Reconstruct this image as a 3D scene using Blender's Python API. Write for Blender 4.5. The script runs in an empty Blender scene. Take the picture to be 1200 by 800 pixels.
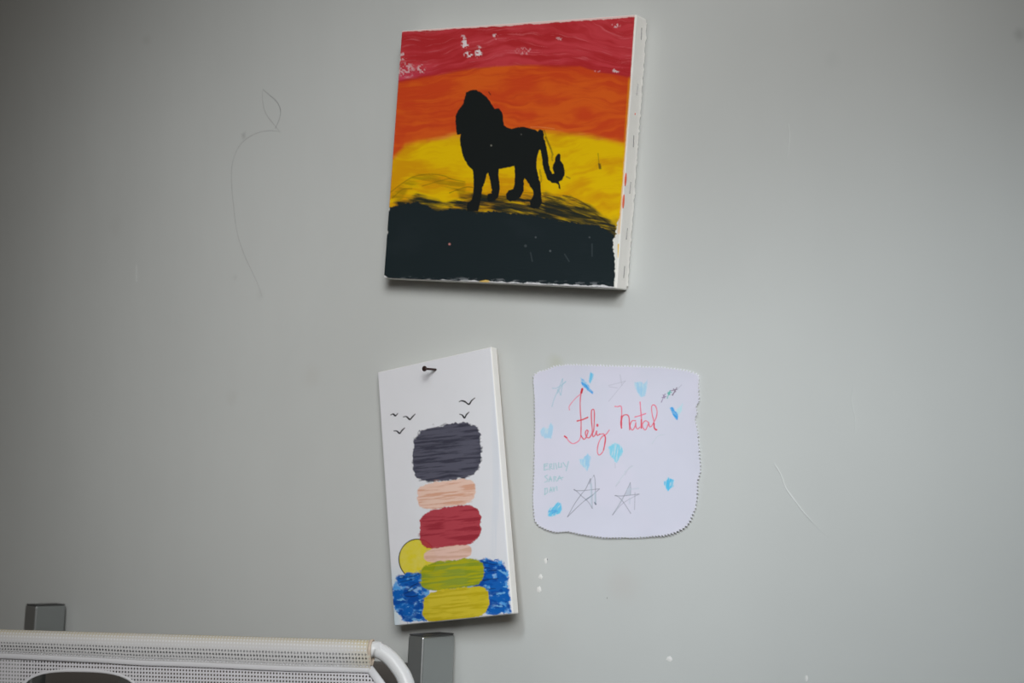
import bpy, bmesh, math, random
import numpy as np
from mathutils import Vector, Matrix

# ------------------------------------------------------------------ camera, world, lights, exposure
C = bpy.context.scene.collection
sc = bpy.context.scene
YAW, PITCH, FPX = 0.586, 0.058, 1800.0
CZ = 1.15                                     # height of the wall point at the centre of the view
fwd = Vector((-math.sin(YAW) * math.cos(PITCH), math.cos(YAW) * math.cos(PITCH), math.sin(PITCH)))
right = Vector((math.cos(YAW), math.sin(YAW), 0))
upv = right.cross(fwd)
CAM = Vector((0, 0, CZ)) - 1.667 * fwd
cd = bpy.data.cameras.new('camera'); cam = bpy.data.objects.new('camera', cd); C.objects.link(cam)
cam.location = CAM; cam.rotation_euler = (math.pi / 2 + PITCH, 0, YAW)
cd.sensor_width = 36; cd.lens = FPX / 1200 * 36; cd.clip_start = 0.05
cd.dof.use_dof = True; cd.dof.focus_distance = 1.62; cd.dof.aperture_fstop = 5.6
sc.camera = cam

w = bpy.data.worlds.new('world'); sc.world = w; w.use_nodes = True
bg = w.node_tree.nodes['Background']; bg.inputs[0].default_value = (1.0, 0.88, 0.76, 1); bg.inputs[1].default_value = 0.066

def area(name, loc, target, sx, sy, power, color, spread=180):
    ld = bpy.data.lights.new(name, 'AREA'); ld.shape = 'RECTANGLE'; ld.size = sx; ld.size_y = sy
    ld.energy = power; ld.color = color; ld.spread = math.radians(spread)
    o = bpy.data.objects.new(name, ld); C.objects.link(o); o.location = loc
    o.rotation_euler = (Vector(target) - Vector(loc)).to_track_quat('-Z', 'Y').to_euler()
    return o
area('added_key_light', (0.767, -1.20, 1.76), (-0.118, 0, 1.185), 1.0, 1.0, 2.42, (0.995, 0.99, 0.985), 32.4)  # no window here: area light added above the camera, fitted to the wall's falloff
area('added_low_light', (0.897, -1.30, 1.732), (0.50, 0, 0.647), 1.0, 1.0, 1.4, (0.92, 1.0, 1.06), 17.2)  # second added area light, narrow and cool, brightens the lower right wall
sc.view_settings.view_transform = 'Standard'; sc.view_settings.look = 'None'
sc.view_settings.exposure = 0.0; sc.view_settings.gamma = 1.0; sc.view_settings.use_curve_mapping = False

# ------------------------------------------------------------------ helpers
def at(u, v, Y=0.0):
    """point of the vertical plane y=Y seen at photo pixel (u, v)"""
    d = fwd + right * ((u - 600) / FPX) - upv * ((v - 400) / FPX)
    return CAM + d * ((Y - CAM.y) / d.y)
def at_depth(u, v, z):
    return CAM + (fwd + right * ((u - 600) / FPX) - upv * ((v - 400) / FPX)) * z

def lin(c):
    c = np.asarray(c, float) / 255.0
    return np.where(c <= 0.04045, c / 12.92, ((c + 0.055) / 1.055) ** 2.4)
K = 1.35
def alb(c):                                    # photographed colour -> surface colour
    return np.minimum(lin(c) * K, 0.86)

def mat(name, col, rough=0.5, metal=0.0, noise=0.0, nscale=20, bump=0.0, bscale=200, spec=0.5):
    m = bpy.data.materials.new(name); m.use_nodes = True; nt = m.node_tree; b = nt.nodes['Principled BSDF']
    b.inputs['Roughness'].default_value = rough; b.inputs['Metallic'].default_value = metal
    b.inputs['Specular IOR Level'].default_value = spec
    tc = nt.nodes.new('ShaderNodeTexCoord')
    n = nt.nodes.new('ShaderNodeTexNoise'); n.inputs['Scale'].default_value = nscale; n.inputs['Detail'].default_value = 5
    nt.links.new(tc.outputs['Object'], n.inputs['Vector'])
    mx = nt.nodes.new('ShaderNodeMix'); mx.data_type = 'RGBA'
    c = [float(x) for x in col]
    mx.inputs['A'].default_value = [min(1, x * (1 - noise)) for x in c] + [1]
    mx.inputs['B'].default_value = [min(1, x * (1 + noise)) for x in c] + [1]
    nt.links.new(n.outputs[0], mx.inputs['Factor']); nt.links.new(mx.outputs['Result'], b.inputs['Base Color'])
    if bump:
        n2 = nt.nodes.new('ShaderNodeTexNoise'); n2.inputs['Scale'].default_value = bscale; n2.inputs['Detail'].default_value = 3
        nt.links.new(tc.outputs['Object'], n2.inputs['Vector'])
        bp = nt.nodes.new('ShaderNodeBump'); bp.inputs['Strength'].default_value = bump; bp.inputs['Distance'].default_value = 0.001
        nt.links.new(n2.outputs[0], bp.inputs['Height']); nt.links.new(bp.outputs['Normal'], b.inputs['Normal'])
    return m

def vmat(name, rough=0.6, bump=0.0, bx=(60, 60, 60), holes=False, spec=0.4):
    """colour from the mesh's own colour attribute; optional round perforations laid out on the uv map (metres)"""
    m = bpy.data.materials.new(name); m.use_nodes = True; nt = m.node_tree; b = nt.nodes['Principled BSDF']
    N = nt.nodes.new; L = nt.links.new
    b.inputs['Roughness'].default_value = rough; b.inputs['Specular IOR Level'].default_value = spec
    a = N('ShaderNodeAttribute'); a.attribute_name = 'Col'; L(a.outputs['Color'], b.inputs['Base Color'])
    if bump:
        tc = N('ShaderNodeTexCoord'); mp = N('ShaderNodeMapping'); mp.inputs['Scale'].default_value = bx
        L(tc.outputs['Object'], mp.inputs['Vector'])
        n = N('ShaderNodeTexNoise'); n.inputs['Scale'].default_value = 1; n.inputs['Detail'].default_value = 5
        L(mp.outputs[0], n.inputs['Vector'])
        bp = N('ShaderNodeBump'); bp.inputs['Strength'].default_value = bump; bp.inputs['Distance'].default_value = 0.0006
        L(n.outputs[0], bp.inputs['Height']); L(bp.outputs['Normal'], b.inputs['Normal'])
    if holes:
        uv = N('ShaderNodeUVMap'); sp = N('ShaderNodeSeparateXYZ'); L(uv.outputs[0], sp.inputs[0])
        def mth(op, x, y=None):
            q = N('ShaderNodeMath'); q.operation = op
            for i, s in enumerate((x, y)):
                if s is None: continue
                if isinstance(s, (int, float)): q.inputs[i].default_value = s
                else: L(s, q.inputs[i])
            return q.outputs[0]
        row = mth('DIVIDE', sp.outputs['Y'], 0.00375)
        skew = mth('MULTIPLY', mth('FLOOR', row), 0.13)
        fx = mth('SUBTRACT', mth('FRACT', mth('ADD', mth('DIVIDE', sp.outputs['X'], 0.0034), skew)), 0.5)
        fy = mth('SUBTRACT', mth('FRACT', row), 0.5)
        d = mth('SQRT', mth('ADD', mth('MULTIPLY', fx, fx), mth('MULTIPLY', fy, fy)))
        inside = mth('LESS_THAN', d, 0.275)
        ov = N('ShaderNodeAttribute'); ov.attribute_name = 'backed'
        cm_ = N('ShaderNodeMix'); cm_.data_type = 'RGBA'; cm_.inputs['B'].default_value = (.84, .85, .86, 1)
        L(mth('MULTIPLY', inside, ov.outputs['Fac']), cm_.inputs['Factor']); L(a.outputs['Color'], cm_.inputs['A']); L(cm_.outputs['Result'], b.inputs['Base Color'])
        inside = mth('MULTIPLY', inside, mth('SUBTRACT', 1.0, ov.outputs['Fac']))
        tr = N('ShaderNodeBsdfTransparent'); mix = N('ShaderNodeMixShader')
        L(inside, mix.inputs[0]); L(b.outputs[0], mix.inputs[1]); L(tr.outputs[0], mix.inputs[2])
        L(mix.outputs[0], nt.nodes['Material Output'].inputs['Surface'])
    return m

def link(name, me, m=None, parent=None, smooth=False, kind=None):
    o = bpy.data.objects.new(name, me); C.objects.link(o)
    if m: me.materials.append(m)
    if parent: o.parent = parent
    if smooth: me.polygons.foreach_set('use_smooth', [True] * len(me.polygons))
    if kind: o['kind'] = kind
    return o
def obj(name, bm, m, parent=None, smooth=False, kind=None):
    me = bpy.data.meshes.new(name); bmesh.ops.recalc_face_normals(bm, faces=bm.faces); bm.to_mesh(me); bm.free()
    return link(name, me, m, parent, smooth, kind)
def thing(name, label, cat, mw=None, group=None):
    o = bpy.data.objects.new(name, None); C.objects.link(o); o.empty_display_size = 0.05
    if mw is not None: o.matrix_world = mw
    o['label'] = label; o['category'] = cat
    if group: o['group'] = group
    return o
def box(bm, x0, x1, y0, y1, z0, z1, bevel=0, seg=2):
    r = bmesh.ops.create_cube(bm, size=1)
    for v in r['verts']:
        v.co = Vector(((x0 + x1) / 2 + v.co.x * (x1 - x0), (y0 + y1) / 2 + v.co.y * (y1 - y0), (z0 + z1) / 2 + v.co.z * (z1 - z0)))
    if bevel:
        es = set(e for v in r['verts'] for e in v.link_edges)
        bmesh.ops.bevel(bm, geom=list(es), offset=bevel, segments=seg, affect='EDGES', profile=0.5)
def smooth_path(pts, n=8, closed=False):
    pts = [Vector(p) for p in pts]; out = []
    N = len(pts)
    for i in range(N if closed else N - 1):
        p1 = pts[i]; p2 = pts[(i + 1) % N]
        p0 = pts[i - 1] if (i > 0 or closed) else p1 * 2 - p2
        p3 = pts[(i + 2) % N] if (i + 2 < N or closed) else p2 * 2 - p1
        for k in range(n):
            t = k / n
            out.append(0.5 * ((2 * p1) + (-p0 + p2) * t + (2 * p0 - 5 * p1 + 4 * p2 - p3) * t * t + (-p0 + 3 * p1 - 3 * p2 + p3) * t ** 3))
    if not closed: out.append(pts[-1])
    return out
def tube(bm, pts, r, seg=16, rb=None, closed=False, side=None):
    """swept ellipse: r along 'side' direction, rb along the other"""
    pts = [Vector(p) for p in pts]; rb = rb or r; rings = []; n = len(pts); nrm = None
    for i in range(n):
        a = pts[i - 1] if (i or closed) else pts[0]; b = pts[(i + 1) % n] if (i < n - 1 or closed) else pts[-1]
        t = (b - a).normalized()
        if side is not None: s = (Vector(side) - t * t.dot(Vector(side))).normalized()
        else:
            if nrm is None: nrm = Vector((0, 1, 0)) if abs(t.y) < 0.9 else Vector((1, 0, 0))
            s = (nrm - t * t.dot(nrm)).normalized(); nrm = s
        q = t.cross(s)
        rr = r[i] if isinstance(r, (list, tuple)) else r
        r2 = rr * (rb / (r if not isinstance(r, (list, tuple)) else rr)) if not isinstance(r, (list, tuple)) else rr
        rings.append([bm.verts.new(pts[i] + s * (math.cos(k * math.tau / seg) * rr) + q * (math.sin(k * math.tau / seg) * r2)) for k in range(seg)])
    for i in range(n if closed else n - 1):
        A = rings[i]; B = rings[(i + 1) % n]
        for k in range(seg): bm.faces.new((A[k], A[(k + 1) % seg], B[(k + 1) % seg], B[k]))
    if not closed:
        bm.faces.new(rings[0][::-1]); bm.faces.new(rings[-1])

# ------------------------------------------------------------------ noise and painting on point sets
rng = np.random.default_rng(5)
TAB = rng.random((256, 256))
def vn(x, y, s=0):
    x = np.asarray(x) + s * 17.3; y = np.asarray(y) + s * 9.1
    xi = np.floor(x).astype(int); yi = np.floor(y).astype(int); fx = x - xi; fy = y - yi
    fx = fx * fx * (3 - 2 * fx); fy = fy * fy * (3 - 2 * fy)
    g = lambda a, b: TAB[a & 255, b & 255]
    return (g(xi, yi) * (1 - fx) + g(xi + 1, yi) * fx) * (1 - fy) + (g(xi, yi + 1) * (1 - fx) + g(xi + 1, yi + 1) * fx) * fy
def fbm(x, y, s=0, o=4):
    r = 0; a = 0.5; t = 0
    for k in range(o):
        r = r + a * vn(x * 2 ** k, y * 2 ** k, s + k); t += a; a *= 0.5
    return r / t
def sm(x, a, b): 
    t = np.clip((x - a) / (b - a), 0, 1); return t * t * (3 - 2 * t)

class Art:
    def __init__(s, u, v, base):
        s.u, s.v = u, v; s.c = np.ones((u.size, 3)) * alb(base)
    def blend(s, a, col, idx=None):
        col = alb(col) if not isinstance(col, np.ndarray) else col
        if idx is None: s.c += (col - s.c) * a[:, None]
        else: s.c[idx] += (col - s.c[idx]) * a[:, None]
    def sd(s, pts, rag=0, fr=0.3, seed=0, pad=6):
        pts = np.asarray(pts, float)
        lo = pts.min(0) - pad; hi = pts.max(0) + pad
        idx = np.where((s.u > lo[0]) & (s.u < hi[0]) & (s.v > lo[1]) & (s.v < hi[1]))[0]
        x = s.u[idx]; y = s.v[idx]
        if rag:
            x = x + rag * (fbm(s.u[idx] * fr, s.v[idx] * fr, seed) - 0.5) * 2; y = y + rag * (fbm(s.u[idx] * fr, s.v[idx] * fr, seed + 31) - 0.5) * 2
        d = np.full(x.shape, 1e9); ins = np.zeros(x.shape, bool)
        for i in range(len(pts)):
            a = pts[i - 1]; b = pts[i]; e = b - a; L = e @ e + 1e-12
            t = np.clip(((x - a[0]) * e[0] + (y - a[1]) * e[1]) / L, 0, 1)
            d = np.minimum(d, np.hypot(x - a[0] - t * e[0], y - a[1] - t * e[1]))
            c = ((a[1] > y) != (b[1] > y)) & (x < e[0] * (y - a[1]) / (e[1] if e[1] else 1e-9) + a[0]); ins ^= c
        return idx, np.where(ins, -d, d)
    def poly(s, pts, col, alpha=1.0, soft=0.6, rag=0, fr=0.3, seed=0, tex=None):
        idx, d = s.sd(pts, rag, fr, seed, pad=6 + soft + rag)
        a = (1 - sm(d, -soft, soft)) * alpha
        if tex: a = a * tex(s.u[idx], s.v[idx])
        s.blend(a, col, idx)
    def line(s, pts, wd, col, alpha=1.0, curve=True, grain=0.0, seed=0, taper=False):
        if curve and len(pts) > 2: pts = [(p.x, p.y) for p in smooth_path([(x, y, 0) for x, y in pts], 6)]
        P = np.asarray(pts, float); lo = P.min(0) - 4; hi = P.max(0) + 4
        idx = np.where((s.u > lo[0]) & (s.u < hi[0]) & (s.v > lo[1]) & (s.v < hi[1]))[0]
        x = s.u[idx]; y = s.v[idx]; acc = np.zeros(x.shape); n = len(P) - 1
        for i in range(n):
            a = P[i]; e = P[i + 1] - a; L = e @ e + 1e-12
            t = np.clip(((x - a[0]) * e[0] + (y - a[1]) * e[1]) / L, 0, 1)
            d = np.hypot(x - a[0] - t * e[0], y - a[1] - t * e[1])
            wv = wd * (1 if not taper else 0.45 + 0.55 * math.sin(math.pi * (i + 0.5) / n))
            wv = wv * (0.8 + 0.4 * float(vn(i * 0.37, seed * 1.7)))
            acc = np.maximum(acc, 1 - sm(d, wv * 0.5 - 0.35, wv * 0.5 + 0.45))
        a = acc * alpha
        if grain: a = a * (1 - grain * fbm(x * 1.1, y * 1.1, seed))
        s.blend(a, col, idx)

def crop(ox, oy, k, pts): return [(ox + x / k, oy + y / k) for x, y in pts]

def homog(src, dst):
    A = []
    for (x, y), (u, v) in zip(src, dst):
        A.append([x, y, 1, 0, 0, 0, -u * x, -u * y, -u]); A.append([0, 0, 0, x, y, 1, -v * x, -v * y, -v])
    return np.linalg.svd(np.array(A, float))[2][-1].reshape(3, 3)
def hmap(H, x, y):
    w_ = H[2, 0] * x + H[2, 1] * y + H[2, 2]
    return (H[0, 0] * x + H[0, 1] * y + H[0, 2]) / w_, (H[1, 0] * x + H[1, 1] * y + H[1, 2]) / w_

def grid_mesh(name, X, Y, Z, col=None, closed_u=False, uv=None):
    """X,Y,Z arrays (rows, cols)"""
    nr, nc = X.shape; me = bpy.data.meshes.new(name)
    co = np.stack([X, Y, Z], -1).reshape(-1, 3).astype(np.float32)
    i = np.arange(nr - 1)[:, None] * nc; j = np.arange(nc - 1 if not closed_u else nc)[None, :]
    j2 = (j + 1) % nc
    q = np.stack([i + j, i + nc + j, i + nc + j2, i + j2], -1).reshape(-1, 4).astype(np.int32)
    me.vertices.add(len(co)); me.vertices.foreach_set('co', co.ravel())
    me.loops.add(q.size); me.loops.foreach_set('vertex_index', q.ravel())
    me.polygons.add(len(q)); me.polygons.foreach_set('loop_start', np.arange(0, q.size, 4, dtype=np.int32))
    me.update(calc_edges=True)
    me.polygons.foreach_set('use_smooth', np.ones(len(q), bool))
    if col is not None:
        a = me.color_attributes.new('Col', 'FLOAT_COLOR', 'POINT')
        a.data.foreach_set('color', np.concatenate([col, np.ones((len(col), 1))], 1).astype(np.float32).ravel())
    if uv is not None:
        l = me.uv_layers.new(name='UVMap'); l.data.foreach_set('uv', uv.reshape(-1, 2)[q.ravel()].astype(np.float32).ravel())
    me.validate()
    return me

# ------------------------------------------------------------------ the wall and the floor
def wall_material():
    m = bpy.data.materials.new('painted_plaster'); m.use_nodes = True; nt = m.node_tree; b = nt.nodes['Principled BSDF']
    N = nt.nodes.new; L = nt.links.new
    b.inputs['Roughness'].default_value = 0.62; b.inputs['Specular IOR Level'].default_value = 0.25
    tc = N('ShaderNodeTexCoord')
    n = N('ShaderNodeTexNoise'); n.inputs['Scale'].default_value = 5; n.inputs['Detail'].default_value = 6; L(tc.outputs['Object'], n.inputs['Vector'])
    r = N('ShaderNodeValToRGB'); r.color_ramp.elements[0].position = 0.3; r.color_ramp.elements[1].position = 0.7
    c0 = WALL * 0.975; c1 = WALL * 1.02
    r.color_ramp.elements[0].color = list(c0) + [1]; r.color_ramp.elements[1].color = list(c1) + [1]
    L(n.outputs[0], r.inputs[0]); cur = r.outputs[0]
    nd = N('ShaderNodeTexNoise'); nd.inputs['Scale'].default_value = 60; nd.inputs['Detail'].default_value = 4; L(tc.outputs['Object'], nd.inputs['Vector'])
    vd = N('ShaderNodeVectorMath'); vd.operation = 'MULTIPLY_ADD'; vd.inputs[1].default_value = (0.012,) * 3
    L(nd.outputs['Color'], vd.inputs[0]); L(tc.outputs['Object'], vd.inputs[2])
    # soft grubby marks: (photo x, y, radius m, strength, colour factor)
    for (u, v, rad, st, cf) in [(730, 684, .028, .30, (.93, .84, .82)), (365, 440, .022, .25, (.88, .84, .80)), (272, 466, .016, .25, (.85, .82, .8)),
                                (286, 159, .0065, .75, (.72, .72, .72)), (651, 426, .015, .55, (.86, .86, .72)), (172, 47, .012, .35, (.8, .8, .78)),
                                (600, 380, .06, .14, (.93, .90, .85)), (135, 265, .02, .25, (.88, .86, .85)), (975, 70, .012, .25, (.85, .86, .86)),
                                (1195, 40, .01, .6, (.7, .7, .7)), (645, 745, .03, .2, (.95, .9, .88)), (305, 345, .01, .4, (.88, .88, .88)),
                                (275, 325, .006, .4, (.8, .8, .8)), (630, 625, .02, .2, (.93, .92, .86))]:
        p = at(u, v); 
        sub = N('ShaderNodeVectorMath'); sub.operation = 'DISTANCE'; L(vd.outputs[0], sub.inputs[0]); sub.inputs[1].default_value = (p.x + .006, p.y + .006, p.z + .006)
        mr = N('ShaderNodeMapRange'); mr.interpolation_type = 'SMOOTHSTEP'; mr.inputs[1].default_value = 0.0; mr.inputs[2].default_value = rad
        mr.inputs[3].default_value = st; mr.inputs[4].default_value = 0.0; L(sub.outputs['Value'], mr.inputs[0])
        mx = N('ShaderNodeMix'); mx.data_type = 'RGBA'; mx.blend_type = 'MULTIPLY'
        L(mr.outputs[0], mx.inputs['Factor']); L(cur, mx.inputs['A']); mx.inputs['B'].default_value = list(cf) + [1]; cur = mx.outputs['Result']
    L(cur, b.inputs['Base Color'])
    # roller stipple and slow trowel waves, streaked upright
    mp = N('ShaderNodeMapping'); mp.inputs['Scale'].default_value = (14, 14, 4); L(tc.outputs['Object'], mp.inputs['Vector'])
    n2 = N('ShaderNodeTexNoise'); n2.inputs['Scale'].default_value = 1; n2.inputs['Detail'].default_value = 3; L(mp.outputs[0], n2.inputs['Vector'])
    n3 = N('ShaderNodeTexNoise'); n3.inputs['Scale'].default_value = 260; n3.inputs['Detail'].default_value = 2; L(tc.outputs['Object'], n3.inputs['Vector'])
    b1 = N('ShaderNodeBump'); b1.inputs['Strength'].default_value = 0.22; b1.inputs['Distance'].default_value = 0.004; L(n2.outputs[0], b1.inputs['Height'])
    b2 = N('ShaderNodeBump'); b2.inputs['Strength'].default_value = 0.12; b2.inputs['Distance'].default_value = 0.0005
    L(n3.outputs[0], b2.inputs['Height']); L(b1.outputs[0], b2.inputs['Normal']); L(b2.outputs[0], b.inputs['Normal'])
    return m
WALL = alb((176, 179, 177))
M_wall = wall_material()
bm = bmesh.new(); box(bm, -3.2, 2.6, 0, 0.12, 0, 2.7); wall = obj('wall_back', bm, M_wall, kind='structure')
M_floor = mat('floor_tile', (.42, .40, .37), 0.4, noise=.08, nscale=6)
bm = bmesh.new(); box(bm, -3.2, 2.6, -3.2, 0, -0.05, 0); obj('floor', bm, M_floor, kind='structure')
bm = bmesh.new(); box(bm, -3.2, 2.6, -0.012, -0.0002, 0, 0.08, 0.003); obj('baseboard_back', bm, mat('baseboard_paint', (.5, .5, .48), 0.4), kind='structure')

# marks that belong to the wall
M_pencil = mat('graphite', (.17, .17, .18), 0.6, noise=.1)
def wall_line(name, pts, wd, m, depth=0.00012, n=6):
    P = [at(u, v, -0.0001) for u, v in pts]; P = smooth_path(P, n)
    bm = bmesh.new()
    rr = [wd * (0.55 + 0.6 * float(vn(i * .3, 3.3 + wd * 1e4))) * (0.5 + 0.5 * math.sin(math.pi * (i + .6) / (len(P) + .2))) for i in range(len(P))]
    L = []
    for i, p in enumerate(P):
        t = (P[min(i + 1, len(P) - 1)] - P[max(i - 1, 0)]).normalized(); s = Vector((t.z, 0, -t.x))
        L.append([bm.verts.new(p + s * rr[i]), bm.verts.new(p + Vector((0, -depth, 0))), bm.verts.new(p - s * rr[i])])
    for A, B in zip(L, L[1:]):
        for k in (0, 1): bm.faces.new((A[k], A[k + 1], B[k + 1], B[k]))
    return obj(name, bm, m, wall, smooth=True)
M_pencil_light = mat('graphite_faint', (.33, .33, .33), 0.6, noise=.15)
wall_line('pencil_line', crop(240, 90, 2.857, [(195, 42), (215, 60), (240, 82), (253, 110), (250, 140), (236, 172)]), .00042, M_pencil)
wall_line('pencil_line', crop(240, 90, 2.857, [(195, 42), (193, 75), (203, 120), (230, 158), (252, 185)]), .00036, M_pencil_light)
wall_line('pencil_line', crop(240, 90, 2.857, [(255, 184), (215, 180), (170, 190), (130, 215), (105, 250), (91, 300), (90, 360), (96, 430), (108, 520), (130, 590), (155, 645), (178, 695), (192, 738)]), .00034, M_pencil_light)
M_chip = mat('bare_plaster', (.8, .8, .78), 0.8, noise=.05)
M_scr = mat('scraped_paint', (.63, .645, .635), 0.7, noise=.05)
def chip(u, v, rx, rz, seed, name='paint_chip', m=None):
    p = at(u, v, -0.0001); bm = bmesh.new(); rs = random.Random(seed); n = 14
    c = bm.verts.new(p + Vector((0, -.0004, 0)))
    vs = [bm.verts.new(p + Vector((math.cos(k * math.tau / n) * rx * rs.uniform(.65, 1.2), 0, math.sin(k * math.tau / n) * rz * rs.uniform(.65, 1.2)))) for k in range(n)]
    for k in range(n): bm.faces.new((c, vs[k], vs[(k + 1) % n]))
    obj(name, bm, m or M_chip, wall)
chip(639.5, 657, .0022, .0035, 1); chip(633.5, 675.5, .0026, .0031, 2); chip(632, 690.5, .0030, .0036, 3)
chip(784.5, 771.5, .0040, .0028, 4); chip(945, 795, .0016, .0034, 5); chip(641.3, 655.3, .0007, .001, 6, 'nail_hole', M_pencil)
chip(711.5, 700.5, .0007, .001, 7, 'nail_hole', M_pencil_light)
wall_line('scratch', [(907, 543), (915, 556), (921, 572), (931, 586), (940, 598), (952, 612)], .0006, M_scr, .0007)
wall_line('scratch', [(952, 612), (962, 622), (972, 630)], .0004, M_wall, .0004)
wall_line('scratch', [(1000, 450), (998, 470), (1002, 490), (1002, 508)], .0004, M_wall, .0006)
wall_line('scratch', [(924, 145), (925, 165), (922, 185)], .0006, M_wall, .0007)
wall_line('scratch', [(160, 310), (160, 330)], .0005, M_wall, .0005)

# ------------------------------------------------------------------ stretched canvases
M_canvas = mat('primed_canvas', alb((203, 202, 198)), 0.75, noise=.03, nscale=40, bump=.35, bscale=900, spec=.2)
M_wood = mat('pine', (.42, .27, .14), 0.6, noise=.2, nscale=12)
M_staple = mat('staple_steel', (.20, .20, .20), 0.45, metal=.6)
def canvas_thing(name, label, c, ex, ez, W, H, T):
    ex = Vector(ex).normalized(); ez = Vector(ez); ez = (ez - ex * ex.dot(ez)).normalized(); ey = ez.cross(ex)   # local y into the wall
    mw = Matrix((ex, ey, ez)).transposed().to_4x4(); mw.translation = Vector(c) + Vector((0, 0, CZ))
    t = thing(name, label, 'painting', mw)
    # canvas wrapped over the bars: rounded slab, slightly lumpy sides with a loose frayed back edge
    bm = bmesh.new(); box(bm, -W / 2, W / 2, 0, T, -H / 2, H / 2, 0.0016, 3)
    obj('canvas_wrap', bm, M_canvas, t, smooth=False)
    bw = 0.032 if W > .2 else .022
    for s in (-1, 1):
        bm = bmesh.new(); box(bm, s * W / 2 - s * .0015 - (bw if s > 0 else 0), s * W / 2 - s * .0015 + (bw if s < 0 else 0), T - .001, T + .0012, -H / 2 + .0015, H / 2 - .0015)
        obj('stretcher_bar', bm, M_wood, t)
        bm = bmesh.new(); box(bm, -W / 2 + bw, W / 2 - bw, T - .001, T + .0012, s * H / 2 - s * .0015 - (bw if s > 0 else 0), s * H / 2 - s * .0015 + (bw if s < 0 else 0))
        obj('stretcher_bar', bm, M_wood, t)
    return t
def paint_face(t, W, H, corners, base, painter, res, matr, inset=.0007, pillow=.0):
    nx = int(W / res); nz = int(H / res)
    xs = np.linspace(-W / 2 + inset, W / 2 - inset, nx); zs = np.linspace(H / 2 - inset, -H / 2 + inset, nz)
    X, Z = np.meshgrid(xs, zs)
    Hm = homog([(-W / 2, H / 2), (W / 2, H / 2), (W / 2, -H / 2), (-W / 2, -H / 2)], corners)
    u, v = hmap(Hm, X.ravel(), Z.ravel())
    art = Art(u, v, base); rel = painter(art)
    # the face follows the rounded rim of the stretcher
    e = np.minimum(np.minimum(W / 2 - abs(X), H / 2 - abs(Z)), .0016)
    Y = -0.0003 + (.0016 - np.sqrt(np.maximum(0, .0016 ** 2 - (.0016 - e) ** 2))) * .95
    if rel is not None: Y = Y - rel.reshape(X.shape)
    me = grid_mesh('painted_face', X, Y, Z, art.c)
    return link('painted_face', me, matr, t)

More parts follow.
